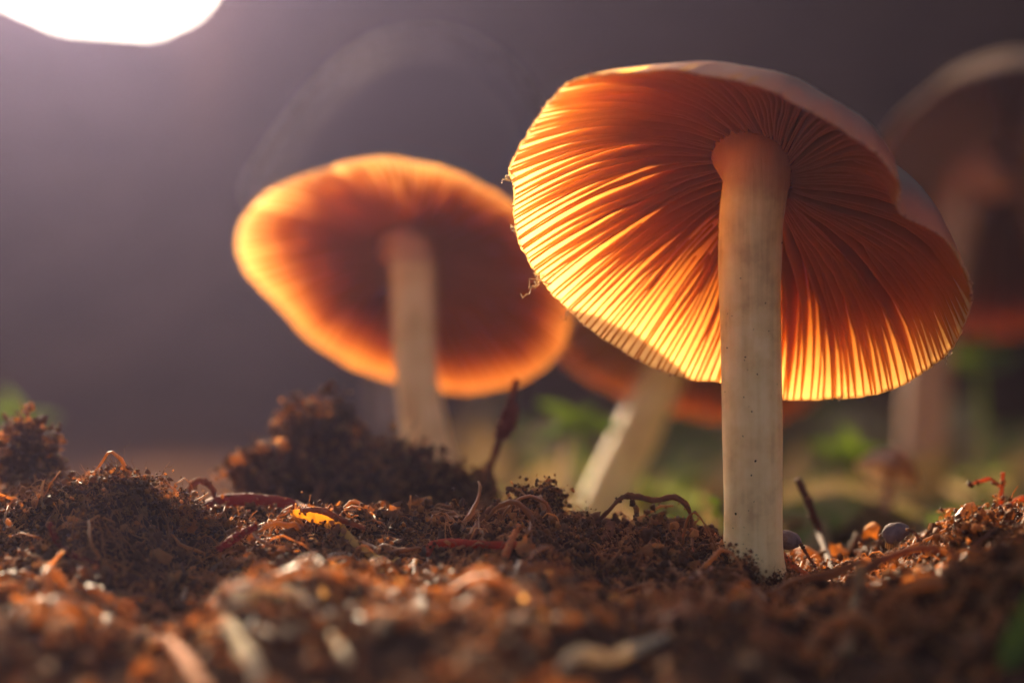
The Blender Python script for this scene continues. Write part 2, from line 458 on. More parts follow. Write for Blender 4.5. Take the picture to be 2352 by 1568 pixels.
# leaf litter on the ground behind and on the bank
def litter(n, x0, x1, y0, y1, size):
    Y = y0 + (y1 - y0) * rng.random(n) ** 1.3
    X = x0 + (x1 - x0 + 0.5 * Y) * rng.random(n)
    Z = ground_z(X, Y, False) + size * 0.25
    sz = size * rng.lognormal(0, 0.4, n) * (0.6 + Y / y1)
    prof = np.array([(-1, 0, 0), (-0.45, 0.38, 0.12), (0.3, 0.42, 0.2), (1, 0, 0.05), (0.3, -0.42, 0.2), (-0.45, -0.38, 0.12), (-0.1, 0, -0.1)])
    tri = np.array([(0, 6, 1), (1, 6, 2), (2, 6, 3), (3, 6, 4), (4, 6, 5), (5, 6, 0)])
    rm = rot_mats(n)
    W = np.einsum('nij,kj->nki', rm, prof) * sz[:, None, None]
    W[:, :, 2] *= 0.7
    W += np.stack([X, Y, Z], 1)[:, None, :]
    return W.reshape(-1, 3), (tri[None] + (np.arange(n) * 7)[:, None, None]).reshape(-1, 3)
v, f = litter(1300, -14, 70, 60, 400, 7.0)
tag(mesh_obj('leaf_litter', v, f, M['litter'], smooth=False), 'blurred brown and green leaf litter behind the mushrooms', 'leaf litter', kind='stuff')

v, f = litter(900, -12, 70, 75, 380, 6.0)
tag(mesh_obj('moss_cover', v, f, M['moss'], smooth=False), 'olive green blurred moss and low leaves on the ground behind', 'ground cover', kind='stuff')

# ------------------------------------------------------------------ mushrooms
def smooth_closed(a, n=2):
    for _ in range(n):
        a = 0.25 * np.roll(a, 1) + 0.5 * a + 0.25 * np.roll(a, -1)
    return a

def mushroom(name, label, group, centre, roll, tilt, outline, dome, stem_px, d_stem, n_full, n_short, stem_mat, seed, top_h, gill_d, wave=0.4, orange=(), nphi=288, joint=0.10, rim_t=0.26, flesh=0.36, skew=0.0, cap_mat='cap', uneven=(0.0, 0.0), gill_mat='gill'):
    """centre: px, py, d of the rim plane's middle; outline: rim points in the photograph, cast onto the rim plane"""
    C = at(*centre)
    ro, ti = math.radians(roll), math.radians(tilt)
    ax = np.array([math.cos(ti) * math.sin(ro), math.sin(ti), math.cos(ti) * math.cos(ro)])
    e1 = np.cross(np.array([0, 1.0, 0]), ax); e1 /= np.linalg.norm(e1)
    e2 = np.cross(ax, e1)
    eye = np.array([0, -CAM_D, CAM_Z])
    ph, rr = [], []
    for (px, py) in outline:
        q = at(px, py, 300) - eye
        t = np.dot(C - eye, ax) / np.dot(q, ax)
        w = eye + q * t - C
        u, v = np.dot(w, e1), np.dot(w, e2)
        ph.append(math.atan2(v, u)); rr.append(math.hypot(u, v))
    o = np.argsort(ph); ph = np.array(ph)[o]; rr = np.array(rr)[o]
    PH = np.linspace(-math.pi, math.pi, nphi, endpoint=False)
    RR = np.interp(PH, np.concatenate([ph[-1:] - 2 * math.pi, ph, ph[:1] + 2 * math.pi]), np.concatenate([rr[-1:], rr, rr[:1]]))
    RR = smooth_closed(RR, 3)
    WV = wave * fbm(2.2 * np.cos(PH) + seed, 2.2 * np.sin(PH), seed * 1.3, 3)
    WV = smooth_closed(WV, 1)
    Rf = lambda p: np.interp((p + math.pi) % (2 * math.pi) - math.pi, np.append(PH, math.pi), np.append(RR, RR[0]))
    Wf = lambda p: np.interp((p + math.pi) % (2 * math.pi) - math.pi, np.append(PH, math.pi), np.append(WV, WV[0]))
    Ht = lambda r: top_h * (1 - np.abs(r) ** dome)
    uf = lambda p: 1 + uneven[0] * np.cos(np.asarray(p) - math.radians(uneven[1]))      # flesh is thicker on one side
    Hu = lambda r, p=0.0: Ht(r) - rim_t * uf(p) - flesh * top_h * uf(p) * np.clip(1 - np.abs(r), 0, 1) ** 1.35
    He = lambda r: Hu(r, math.radians(uneven[1] + 90)) - gill_d
    def pt(r, p, h):
        R = Rf(p) * r
        sk = skew * np.clip(h, 0, None) / top_h * np.ones_like(R)
        hh = h + Wf(p) * np.clip(r, 0, 1.1) ** 3
        return C + np.multiply.outer(R * np.cos(p) + sk, e1) + np.multiply.outer(R * np.sin(p), e2) + np.multiply.outer(hh, ax)
    # base of the stem = the thing's base
    ctr = np.array([at(px, py, d_stem + dd) for (px, py, w, dd) in stem_px])
    base = ctr[-1].copy(); base[2] = min(base[2], float(ground_z(base[0], base[1])) - 1.0); ctr[-1] = base
    root = empty(name, base)
    tag(root, label, 'mushroom', group)
    # cap: skin and flesh, one closed shell
    rs = np.concatenate([np.linspace(0.02, 0.9, 22), [0.935, 0.965, 0.985, 0.996]])
    rows, side = [], []
    crn = 0.009 * fbm(24 * np.cos(PH), 24 * np.sin(PH), seed, 2) + 0.012 * noise3(60 * np.cos(PH), 60 * np.sin(PH), seed)
    lump = lambda r: 0.35 * fbm(3 * r * np.cos(PH) + 7 + seed, 3 * r * np.sin(PH), 2.0, 4)
    for r in rs:
        rows.append(pt(r * (1 + crn * r ** 6), PH, Ht(r) + lump(r))); side.append(1.0)
    rows.append(pt(1.005 * (1 + crn), PH, -0.35 * rim_t + lump(1.0))); side.append(1.0)
    rows.append(pt(1.002 * (1 + crn), PH, -0.85 * rim_t + lump(1.0))); side.append(0.6)
    for r in rs[::-1]:
        rows.append(pt(r * (1 + crn * r ** 6), PH, Hu(r, PH) + lump(r))); side.append(0.0)
    V = np.concatenate(rows + [pt(np.array([0.0]), np.array([0.0]), np.array([Ht(0.0)])), pt(np.array([0.0]), np.array([0.0]), np.array([Hu(0.0)]))])
    side = np.concatenate([np.repeat(side, nphi), [1.0, 0.0]])
    nr = len(rows); F = []
    for i in range(nr - 1):
        for j in range(nphi):
            k = (j + 1) % nphi
            F.append((i * nphi + k, i * nphi + j, (i + 1) * nphi + j, (i + 1) * nphi + k))
    top_i, bot_i = nr * nphi, nr * nphi + 1
    for j in range(nphi):
        k = (j + 1) % nphi
        F.append((top_i, j, k)); F.append((bot_i, (nr - 1) * nphi + k, (nr - 1) * nphi + j))
    cap = mesh_obj('cap', V, F, M[cap_mat], root, base, attrs={'side': side})
    # gills, every one a blade under the flesh
    rs_ = np.random.default_rng(seed)
    total = n_full + n_short
    for k in range(total):
        full = k % max(1, round(total / n_full)) == 0 if n_short else True
        p0 = (k + 0.35 * rs_.uniform(-1, 1)) / total * 2 * math.pi - math.pi
        r0 = joint if full else rs_.uniform(0.38, 0.72)
        m = 15 if full else 9
        r = np.linspace(r0, 0.997, m)
        wob = 0.05 * noise3(r * 3.0 + k * 0.13, seed * 1.0, k * 0.05) + 0.012 * noise3(r * 9, k * 1.7, seed) + 0.18 * noise3(1.7 * math.cos(p0) + seed, 1.7 * math.sin(p0), r * 1.3)
        p = p0 + wob * (1.02 - r) * 2.0
        lump_g = 0.35 * fbm(3 * r * np.cos(p) + 7 + seed, 3 * r * np.sin(p), 2.0, 4)
        ht = Hu(r, p) + lump_g + 0.18
        deep = np.minimum(1, (r - r0) / 0.16) if not full else np.minimum(1, 0.55 + (r - r0) / 0.2)
        he = Hu(r, p) + lump_g - (gill_d * np.interp(r, [0.1, 0.35, 0.6, 0.8, 0.9, 0.97, 1.0], [1.0, 1.0, 0.75, 0.42, 0.27, 0.17, 0.08]) * (0.35 + 0.65 * deep) + 0.05 * rs_.normal(size=m)) * (1 if full else rs_.uniform(0.6, 0.9))
        th = 0.5 * (0.17 + 0.12 * (1 - r))                       # half thickness, mm
        dp = th / (Rf(p) * r)
        lean = 0.05 * rs_.normal() * (1.0 - r)
        A, B = pt(r, p - dp, ht), pt(r, p + dp, ht)
        Cc, D = pt(r, p - dp * 0.6 + lean, he), pt(r, p + dp * 0.6 + lean, he)
        VV = np.concatenate([A, Cc, D, B]); FF_ = []
        for i in range(m - 1):
            for s in range(3):
                a = s * m + i; b = (s + 1) * m + i
                FF_.append((a, a + 1, b + 1, b))
        FF_.append((0, m, 2 * m, 3 * m)); FF_.append((m - 1, 4 * m - 1, 3 * m - 1, 2 * m - 1))
        mesh_obj('gill', VV, FF_, M['gill_slit_lit'] if k in orange else M[gill_mat], cap, base)
    # stem
    nst = 40
    ts = np.linspace(0, 1, len(stem_px)); tt = np.linspace(0, 1, nst)
    cs = np.stack([np.interp(tt, ts, ctr[:, c]) for c in range(3)], 1)
    for _ in range(6):
        cs[1:-1] = 0.25 * cs[:-2] + 0.5 * cs[1:-1] + 0.25 * cs[2:]
    top = C + ax * (He(joint) + 2.0 + Wf(0) * 0)
    cs = np.concatenate([[top], cs]); 
    wd = np.array([px2mm(w, d_stem) / 2 for (_, _, w, _) in stem_px])
    wr = np.interp(tt, ts, wd); wr = wr * (1 + 0.06 * noise3(tt * 6, seed, 0.5)); wr[0] *= 1.06; wr = np.concatenate([[wr[0] * 1.42], wr])
    apex_glow = np.repeat(np.concatenate([[0.9], np.clip(0.8 - tt * 9, 0, 1)]), 48)
    ns = 48; an = np.arange(ns) * 2 * math.pi / ns
    rows = []
    for i, (c, w) in enumerate(zip(cs, wr)):
        T = cs[min(i + 1, len(cs) - 1)] - cs[max(i - 1, 0)]; T = -T / np.linalg.norm(T)
        a1 = np.cross(np.array([0, 1.0, 0]), T); a1 /= np.linalg.norm(a1); a2 = np.cross(T, a1)
        rad = w * (1 + 0.05 * fbm(1.5 * np.cos(an) + seed, 1.5 * np.sin(an), i * 0.12, 3) + 0.012 * noise3(9 * np.cos(an), 9 * np.sin(an), i * 0.05))
        rows.append(c + np.multiply.outer(rad * np.cos(an), a1) + np.multiply.outer(rad * np.sin(an), a2))
    V = np.concatenate(rows); nr = len(rows)
    F = [(i * ns + j, i * ns + (j + 1) % ns, (i + 1) * ns + (j + 1) % ns, (i + 1) * ns + j) for i in range(nr - 1) for j in range(ns)]
    F += [tuple(range(ns - 1, -1, -1)), tuple((nr - 1) * ns + j for j in range(ns))]
    F = [tuple(reversed(f)) for f in F]
    stem = mesh_obj('stem', V, F, stem_mat, root, base, attrs={'apex_glow': apex_glow})
    return dict(root=root, cap=cap, stem=stem, base=base, pt=pt, Hu=Hu, rows=rows, PH=PH, Rf=Rf)

GROUP = 'brown capped mushrooms on the soil'
out1 = [(1168, 395), (1185, 355), (1230, 280), (1270, 225), (1305, 192), (1370, 175), (1450, 166), (1540, 163), (1620, 168), (1690, 182), (1770, 208), (1850, 252),
        (1950, 312), (2030, 365), (2068, 415), (2072, 445), (2055, 472), (2078, 500), (2125, 520), (2170, 545), (2212, 600), (2232, 680), (2215, 745), (2185, 800), (2100, 868), (2000, 904), (1900, 917), (1800, 914),
        (1720, 890), (1650, 868), (1590, 870), (1530, 853), (1430, 802), (1350, 752), (1300, 712), (1250, 652), (1205, 570), (1180, 490), (1184, 440), (1172, 415)]
m1 = mushroom('mushroom', 'large sharp orange brown mushroom with glowing gills and thick straight cream stem', None, (1700, 540, 245.6), 17, 39, out1, 2.7,
              [(1738, 412, 148, 0), (1728, 480, 152, 0), (1722, 560, 144, 0), (1722, 650, 140, 0), (1726, 800, 138, 0), (1729, 1000, 138, 0), (1729, 1150, 138, 0), (1730, 1280, 140, 0), (1736, 1345, 148, 0), (1742, 1440, 160, 0)],
              250, 105, 105, M['stem'], 3, 12.5, 2.1, wave=0.9, orange=(149, 151), skew=2.6, flesh=0.25, rim_t=0.16, uneven=(0.45, 10))
out2 = [(545, 560), (560, 500), (600, 455), (660, 420), (740, 386), (830, 368), (920, 366), (1010, 380), (1100, 415), (1170, 455), (1250, 530), (1300, 640), (1312, 720), (1290, 800), (1245, 850), (1190, 880),
        (1100, 897), (1000, 896), (900, 872), (800, 832), (730, 790), (690, 758), (620, 680), (570, 620)]
m2 = mushroom('mushroom', 'mid-sized blurred mushroom behind a soil clod, its cap rim rimmed in white light', None, (930, 606, 316), 14, 42, out2, 2.2,
              [(946, 586, 110, 0), (950, 640, 102, 0), (950, 740, 98, 0), (955, 850, 100, 0), (968, 950, 104, 0), (990, 1050, 106, 0), (1010, 1120, 110, 0), (1030, 1250, 116, 0)],
              316, 80, 80, M['stem'], 11, 3.8, 1.0, wave=0.8, nphi=192, flesh=0.50, rim_t=0.12, cap_mat='cap_mid', uneven=(0.75, 45))
out3 = [(1285, 790), (1320, 730), (1420, 700), (1590, 700), (1760, 730), (1870, 790), (1900, 850), (1890, 900), (1840, 940), (1740, 962), (1620, 958), (1500, 928), (1400, 890), (1315, 845)]
m3 = mushroom('mushroom', 'blurred mushroom with slanting stem, its cap hidden behind the large sharp cap', None, (1595, 830, 356), 10, 24, out3, 2.3,
              [(1560, 770, 104, 0), (1545, 805, 102, 0), (1515, 880, 100, 0), (1465, 990, 104, 0), (1415, 1100, 108, 0), (1370, 1200, 114, 0), (1325, 1310, 120, 0), (1290, 1400, 124, 0)],
              360, 70, 70, M['stem'], 17, 8.0, 1.6, wave=0.6, nphi=160, rim_t=0.5, flesh=0.5, cap_mat='cap_thick', gill_mat='gill_dark')
out4 = [(2000, 420), (2040, 310), (2110, 235), (2210, 175), (2330, 145), (2450, 165), (2550, 270), (2600, 400), (2590, 550), (2520, 680), (2420, 745), (2300, 770), (2180, 755), (2080, 690), (2020, 570)]
m4 = mushroom('mushroom', 'dark brown blurred mushroom at the rear with a pale pinkish cap top', None, (2290, 470, 422), 14, 34, out4, 2.2,
              [(2215, 420, 112, 0), (2180, 560, 110, 0), (2150, 700, 108, 0), (2130, 850, 106, 0), (2122, 1000, 106, 0), (2120, 1150, 108, 0), (2118, 1290, 112, 0)],
              430, 60, 60, M['stem_brown'], 23, 20.0, 4.0, wave=0.8, nphi=160, rim_t=0.7, flesh=0.5, cap_mat='cap_thick', gill_mat='gill_dark')
out5 = [(935 + 340 * math.cos(a * math.pi / 9) * (1 + 0.03 * math.sin(3 * a)), 440 + 150 * math.sin(a * math.pi / 9)) for a in range(18)]
m5 = mushroom('mushroom', 'very blurred far mushroom whose domed pinkish cap arches above the white rimmed cap', None, (935, 440, 680), 10, -25, out5, 2.4,
              [(935, 430, 80, 0), (925, 560, 78, 0), (915, 700, 78, 0), (905, 900, 80, 0), (900, 1020, 84, 0)],
              690, 50, 50, M['stem_brown'], 31, 36.0, 4.0, wave=0.6, nphi=128, rim_t=0.7, flesh=0.3, cap_mat='cap_far', gill_mat='gill_dark')
outb = [(2000, 1085), (2010, 1068), (2040, 1058), (2070, 1070), (2080, 1092), (2070, 1108), (2040, 1114), (2010, 1104)]
m6 = mushroom('button_mushroom', 'tiny blurred reddish brown button mushroom low beside the rear stem', None, (2040, 1090, 320), 20, 8, outb, 2.6,
              [(2042, 1085, 22, 0), (2040, 1120, 20, 0), (2034, 1170, 20, 0), (2028, 1270, 22, 0)],
              320, 24, 0, M['stem_brown'], 41, 2.6, 0.5, wave=0.1, nphi=64, cap_mat='cap_red')

# dark flecks stuck to the big stem and gills, veil scraps on its rim
def flecks(parent, base, pts, r):
    P = np.array(pts); V, F = crumb_mesh(P, np.array(r))
    o = mesh_obj('flecks', V, F, M['speck'], parent, base); o['kind'] = 'stuff'
fl = []
for (px, py) in [(1757, 697), (1727, 945), (1783, 882), (1785, 1010), (1795, 558), (1735, 1058), (1702, 640), (1752, 622), (1796, 1100), (1690, 1180), (1765, 760), (1712, 820)]:
    c = at(px, py, 250); hw = px2mm(70, 250); dx = c[0] - at(1727, py, 250)[0]
    c[1] = -math.sqrt(max(hw * hw - dx * dx, 0.02)) ; fl.append(at(px, py, 250 + c[1]))
for q in range(46):
    px_, py_ = 1727 + rng.uniform(-62, 62), 1330 - 820 * rng.random() ** 1.8
    hw = px2mm(70, 250); dx = (px_ - 1727) / PXMM
    fl.append(at(px_, py_, 250 - math.sqrt(max(hw * hw - dx * dx, 0.02))))
flecks(m1['stem'], m1['base'], fl, np.concatenate([rng.uniform(0.06, 0.13, 12), rng.uniform(0.025, 0.07, 46)]))
kb = rng.integers(0, len(m1['PH']), 260)
Pb = np.stack([m1['pt'](np.array([1.002]), m1['PH'][q:q + 1], np.array([-0.08]))[0] for q in kb]) + rng.normal(0, 0.06, (260, 3))
v, f = crumb_mesh(Pb, np.clip(0.07 * rng.lognormal(0, 0.4, 260), 0.03, 0.16))
o = mesh_obj('rim_fringe', v, f, M['rim'], m1['cap'], m1['base']); o['kind'] = 'stuff'
eye = np.array([0, -CAM_D, CAM_Z])
for (ph_px, n, s) in [((1225, 640), 5, 1.5), ((1292, 722), 2, 0.7), ((1172, 398), 3, 0.6), ((1186, 520), 3, 0.7), ((1925, 925), 2, 0.5), ((2190, 806), 2, 0.4)]:
    k = int(np.argmin([np.hypot(*(np.array(ph_px) - np.array([1176 + (q[0]) * CAM_D * PXMM / (q[1] + CAM_D), 784 - (q[2] - CAM_Z) * CAM_D * PXMM / (q[1] + CAM_D)]))) for q in m1['pt'](1.0, m1['PH'], 0 * m1['PH'])]))
    p0 = m1['pt'](np.array([1.0]), m1['PH'][k:k + 1], np.array([-0.2]))[0]
    paths = []
    for q in range(n):
        st = np.cumsum(rng.normal(0, 0.22, (10, 3)) * s + np.array([-0.02, 0, -0.08 * s]), 0)
        paths.append(p0 + st - st[0] + rng.normal(0, 0.12, 3))
    v, f = tube_arrays(np.array(paths), np.full((n, 10), 0.05) * rng.uniform(0.6, 1.5, (n, 10)))
    mesh_obj('veil_scrap', v, f, M['pale_straw'], m1['cap'], m1['base'])

def hit_d(px, py, dmax):
    """distance at which the sight line through (px, py) meets the soil"""
    dd = np.arange(150.0, dmax + 0.01, 0.5)
    P = np.array([at(px, py, q) for q in dd])
    below = np.where(P[:, 2] < ground_z(P[:, 0], P[:, 1], False) + 0.4)[0]
    return dd[below[0]] if len(below) else dmax

# ------------------------------------------------------------------ soil clods, each a lump of crumbs
def clod(label, px, py, d, w, h, n, cr, mat='crumb'):
    d = min(d, hit_d(px, py, d)); c = at(px, py, d); rx, rz = px2mm(w, d) / 2, px2mm(h, d) / 2
    ry = (rx + rz) / 2
    n = n * 2
    na = max(12, n // 16)
    ua = rng.normal(size=(na, 3)); ua /= np.linalg.norm(ua, axis=1)[:, None]
    rad = 1 + 0.85 * fbm(ua[:, 0] * 1.5 + px, ua[:, 1] * 1.5, ua[:, 2] * 1.5, 3)
    Pa = ua * np.array([rx, ry, rz]) * (rad * rng.uniform(0.8, 1.08, na))[:, None]
    pick = rng.integers(0, na, n)
    P = c + Pa[pick] + rng.normal(size=(n, 3)) * cr * 2.6
    u = ua[pick]
    R = np.clip(cr * 0.62 * rng.lognormal(0, 0.55, n), cr * 0.25, cr * 2.4)
    V, F = crumb_mesh(P, R)
    cV = ICO2[0] * (0.9 + 0.3 * fbm(ICO2[0][:, 0] * 1.7 + px, ICO2[0][:, 1] * 1.7, ICO2[0][:, 2] * 1.7, 3))[:, None] * np.array([rx, ry, rz]) * 0.86 + c
    F = np.concatenate([F, ICO2[1] + len(V)]); V = np.concatenate([V, cV])
    # a few fibres sticking out
    k = max(4, n // 40)
    t = np.linspace(0, 1, 7)
    ui = u[rng.integers(0, n, k)]; L = rng.uniform(0.25, 0.8, k) * rx
    pth = c + (ui * np.array([rx, ry, rz]) * 0.9)[:, None, :] + (ui * L[:, None])[:, None, :] * t[None, :, None] + np.cumsum(rng.normal(0, 0.06 * rx, (k, 7, 3)), 1)
    v2, f2 = tube_arrays(pth, np.full((k, 7), cr * 0.35) * (1.1 - t)[None])
    f2 = np.concatenate([f2[:, [0, 1, 2]], f2[:, [0, 2, 3]]]) + len(V)
    V = np.concatenate([V, v2]); F = np.concatenate([F, f2])
    base = c - np.array([0, 0, rz])
    o = mesh_obj('soil_clod', V, F, M[mat], None, base, smooth=False)
    tag(o, label, 'soil clod')
clod('dark blurred soil clod rising at the far left edge of the mound', 62, 1045, 268, 125, 150, 700, 0.26)
clod('tall peaked soil clod in front of the white rimmed mushroom stem', 735, 1035, 286, 190, 220, 1500, 0.26)
clod('broad soil clod at the left foot of the peaked clod', 640, 1105, 283, 190, 130, 1200, 0.26)
clod('long soil clod trailing from the peaked clod towards the rusty stalk', 1020, 1135, 282, 220, 80, 1000, 0.24)
clod('low reddish soil clod sloping down beside the peaked clod', 890, 1090, 284, 250, 140, 1300, 0.26)
clod('small upright crumbly clod beside the slanting stem foot', 1238, 1160, 257, 100, 110, 800, 0.15)
clod('dark crumb clump leaning on the foot of the thick cream stem', 1700, 1330, 244, 80, 100, 600, 0.13)
clod('low crumb bank heaped against the thick cream stem, beside the knotted root', 1640, 1350, 246, 110, 70, 600, 0.14)
clod('small crumb heap between the thick cream stem and the orange stick', 1800, 1352, 246, 90, 55, 500, 0.13)
clod('reddish fibrous clod under the branching red root', 2265, 1260, 266, 190, 150, 1000, 0.22)
clod('ragged clod catching orange light in the left mound crest', 430, 1190, 252, 90, 90, 700, 0.13)
clod('squat crumb clod on the left mound beside the dark red root', 290, 1130, 256, 200, 80, 1100, 0.15)

# ------------------------------------------------------------------ roots, sticks, straws: one thing each
def spline(pts, n):
    pts = np.array(pts, float); m = len(pts)
    t = np.linspace(0, m - 1, n); i = np.clip(t.astype(int), 0, m - 2); f = (t - i)[:, None]
    p = lambda k: pts[np.clip(k, 0, m - 1)]
    a, b, c, d = p(i - 1), p(i), p(i + 1), p(i + 2)
    return 0.5 * ((2 * b) + (-a + c) * f + (2 * a - 5 * b + 4 * c - d) * f ** 2 + (-a + 3 * b - 3 * c + d) * f ** 3)
def rod_arrays(pts, radii, sides=10, rough=0.12, flat=1.0, seed=0.0, n=None):
    n = n or max(14, 7 * len(pts))
    c = spline(pts, n); r = np.interp(np.linspace(0, 1, n), np.linspace(0, 1, len(radii)), radii)
    T = np.gradient(c, axis=0); T /= np.linalg.norm(T, axis=1)[:, None] + 1e-9
    A = np.cross(T, np.array([0.05, 1.0, 0.1])); A /= np.linalg.norm(A, axis=1)[:, None] + 1e-9
    B = np.cross(T, A)
    an = np.arange(sides) * 2 * math.pi / sides
    rad = r[:, None] * (1 + rough * fbm(np.cos(an)[None] * 1.5 + seed, np.sin(an)[None] * 1.5, (np.arange(n) * 0.45)[:, None] + seed, 3))
    W = c[:, None] + rad[..., None] * (A[:, None] * np.cos(an)[:, None] + flat * B[:, None] * np.sin(an)[:, None])
    V = np.concatenate([W.reshape(-1, 3), c[:1] - T[:1] * r[0] * 0.3, c[-1:] + T[-1:] * r[-1] * 0.3])
    F = [(i * sides + j, i * sides + (j + 1) % sides, (i + 1) * sides + (j + 1) % sides, (i + 1) * sides + j) for i in range(n - 1) for j in range(sides)]
    F += [(n * sides, (j + 1) % sides, j) for j in range(sides)] + [(n * sides + 1, (n - 1) * sides + j, (n - 1) * sides + (j + 1) % sides) for j in range(sides)]
    return V, F
CLING = []
def rod(name, label, cat, px, d, w, mat, rough=0.15, flat=1.0, dd=None, parent=None, base=None, rest=True):
    dd = dd or [0] * len(px)
    ds = [min(d + e, hit_d(x, y, d + e) - (2.0 if d < 235 else 1.5) - px2mm(q, d) * 0.2) for (x, y), e, q in zip(px, dd, np.interp(np.linspace(0, 1, len(px)), np.linspace(0, 1, len(w)), w))]
    if not rest: ds = [d + e for e in dd]
    pts = [at(x, y, e) for (x, y), e in zip(px, ds)]
    V, F = rod_arrays(pts, [px2mm(q, d) / 2 for q in w], rough=rough + 0.25, flat=flat, seed=px[0][0] * 0.37)
    if d < 300:
        k = rng.integers(0, len(V), 26); CLING.append(V[k] + rng.normal(0, 0.05, (26, 3)))
    if parent is None:
        b = V[np.argmin(V[:, 2])]
        o = mesh_obj(name, V, F, M[mat], None, b)
        tag(o, label, cat)
        return o, b
    return mesh_obj(name, V, F, M[mat], parent, base), base

rod('root', 'thick dark red root lying across the gap in the left mound', 'root', [(440, 1175), (500, 1152), (570, 1146), (640, 1152), (690, 1165), (745, 1195)], 262, [20, 28, 30, 28, 22, 14], 'red_root')
rod('stick', 'bright red stick lying level in front of the upright clod', 'stick', [(985, 1275), (992, 1252), (1040, 1246), (1110, 1250), (1200, 1252)], 248, [14, 20, 20, 18, 16], 'red_stick')
rod('stick', 'short orange stub standing up beside the red stick', 'stick', [(1148, 1310), (1160, 1280), (1174, 1245), (1190, 1208)], 246, [14, 18, 18, 16], 'orange_stick', dd=[0, 1, 2, 3])
rod('straw', 'bent golden yellow straw poking out of the crumbs', 'straw', [(830, 1380), (850, 1345), (875, 1315), (915, 1284)], 245, [10, 14, 15, 12], 'yellow_straw', flat=0.5)
o, b = rod('husk', 'torn yellow husk with dark crumbs along its spine', 'husk', [(668, 1178), (720, 1182), (770, 1205), (800, 1235), (830, 1258), (880, 1290), (930, 1302)], 251, [10, 34, 34, 24, 16, 18, 12], 'yellow_straw', rough=0.3, flat=0.12)
rod('spine', None, None, [(690, 1172), (735, 1172), (790, 1195), (840, 1212)], 250, [10, 14, 13, 10], 'brown_root', rough=0.6, parent=o, base=b)
o, b = rod('root', 'thin knotted brown root arching above the soil before the slanting stem', 'root', [(1335, 1255), (1365, 1210), (1400, 1170), (1425, 1145), (1450, 1138), (1500, 1148), (1550, 1142), (1580, 1165), (1590, 1215), (1588, 1270)], 256, [18, 14, 9, 9, 16, 12, 14, 10, 8, 8], 'brown_root', rough=0.5)
rod('side_root', None, None, [(1452, 1150), (1463, 1172), (1455, 1195)], 255, [4, 4, 3], 'tan_straw', parent=o, base=b)
rod('seed_husk', None, None, [(1385, 1195), (1400, 1205), (1398, 1230), (1380, 1240)], 255, [14, 26, 26, 10], 'brown_root', rough=0.5, parent=o, base=b)
rod('straw', 'pale cream straw arching in the blurred foreground', 'straw', [(525, 1385), (575, 1366), (625, 1362), (668, 1362), (700, 1380), (735, 1425), (775, 1480), (800, 1520)], 214, [22, 30, 26, 28, 26, 24, 24, 20], 'pale_straw', rough=0.3, flat=0.6)
rod('leaf_scrap', 'pale orange scrap of leaf below the cream straw arch', 'leaf scrap', [(515, 1425), (540, 1470), (570, 1520), (600, 1560)], 207, [30, 62, 70, 40], 'pale_straw', rough=0.25, flat=0.15)
rod('straw', 'wavy whitish strip lying alone across the front soil', 'straw', [(1285, 1535), (1330, 1502), (1395, 1512), (1455, 1492), (1535, 1462)], 209, [22, 34, 28, 32, 24], 'pale_straw', rough=0.2, flat=0.5)
rod('root', 'orange brown root bending down out of the front soil', 'root', [(380, 1465), (420, 1505), (445, 1545), (475, 1600)], 213, [22, 30, 30, 28], 'orange_stick')
rod('straw', 'long tan straw sticking out of the shaded left slope', 'straw', [(-30, 1390), (50, 1400), (110, 1408), (165, 1425), (205, 1448)], 236, [13, 13, 11, 9, 6], 'tan_straw')
rod('straw', 'short flat tan straw end in the shaded left slope', 'straw', [(76, 1298), (110, 1292), (160, 1290)], 238, [12, 11, 8], 'tan_straw', flat=0.5)
rod('straw', 'thin tan straw crossing the shaded left slope above the flat end', 'straw', [(-20, 1305), (30, 1295), (72, 1284)], 240, [7, 7, 5], 'tan_straw')
rod('root', 'curved dark red root hanging on the shaded left mound', 'root', [(112, 1200), (122, 1225), (140, 1255), (175, 1278), (230, 1292)], 243, [14, 14, 15, 13, 8], 'red_root', rough=0.35)
o, b = rod('root', 'branching orange red root standing above the fibrous clod', 'root', [(2290, 1250), (2296, 1180), (2300, 1130), (2304, 1085)], 264, [10, 10, 9, 10], 'orange_stick', rough=0.3)
rod('branch', None, None, [(2298, 1190), (2312, 1168), (2335, 1148), (2380, 1140)], 264, [8, 9, 12, 14], 'orange_stick', parent=o, base=b)
rod('branch', None, None, [(2300, 1120), (2275, 1100), (2250, 1105), (2228, 1112)], 264, [5, 8, 9, 5], 'orange_stick', parent=o, base=b)
rod('branch', None, None, [(2352, 1180), (2345, 1210), (2330, 1235)], 264, [8, 9, 7], 'orange_stick', parent=o, base=b)
rod('root', 'blurred brown root slanting up to the capsule on the right', 'root', [(1935, 1352), (2000, 1300), (2060, 1272), (2130, 1258), (2200, 1275)], 232, [22, 22, 20, 18, 14], 'brown_root')
rod('straw', 'blurred tan stalk leaning down through the right soil', 'straw', [(1980, 1300), (1972, 1350), (1960, 1420), (1945, 1500)], 222, [22, 26, 26, 22], 'tan_straw')
rod('stick', 'small reddish stub upright between the slanting and thick stems', 'stick', [(1554, 1270), (1558, 1235), (1565, 1198)], 258, [12, 12, 10], 'brown_root', rough=0.4)
rod('stick', 'thin orange stick leaning away from the thick stem foot', 'stick', [(1795, 1268), (1825, 1300), (1860, 1325), (1900, 1345)], 253, [12, 13, 12, 9], 'orange_stick', rough=0.3)
o, b = rod('stalk', 'blurred rusty red plant stalk with torn leaf before the green leaves', 'plant stalk', [(1100, 1130), (1130, 1060), (1150, 990), (1170, 930), (1185, 870)], 284, [14, 15, 16, 20, 12], 'red_root')
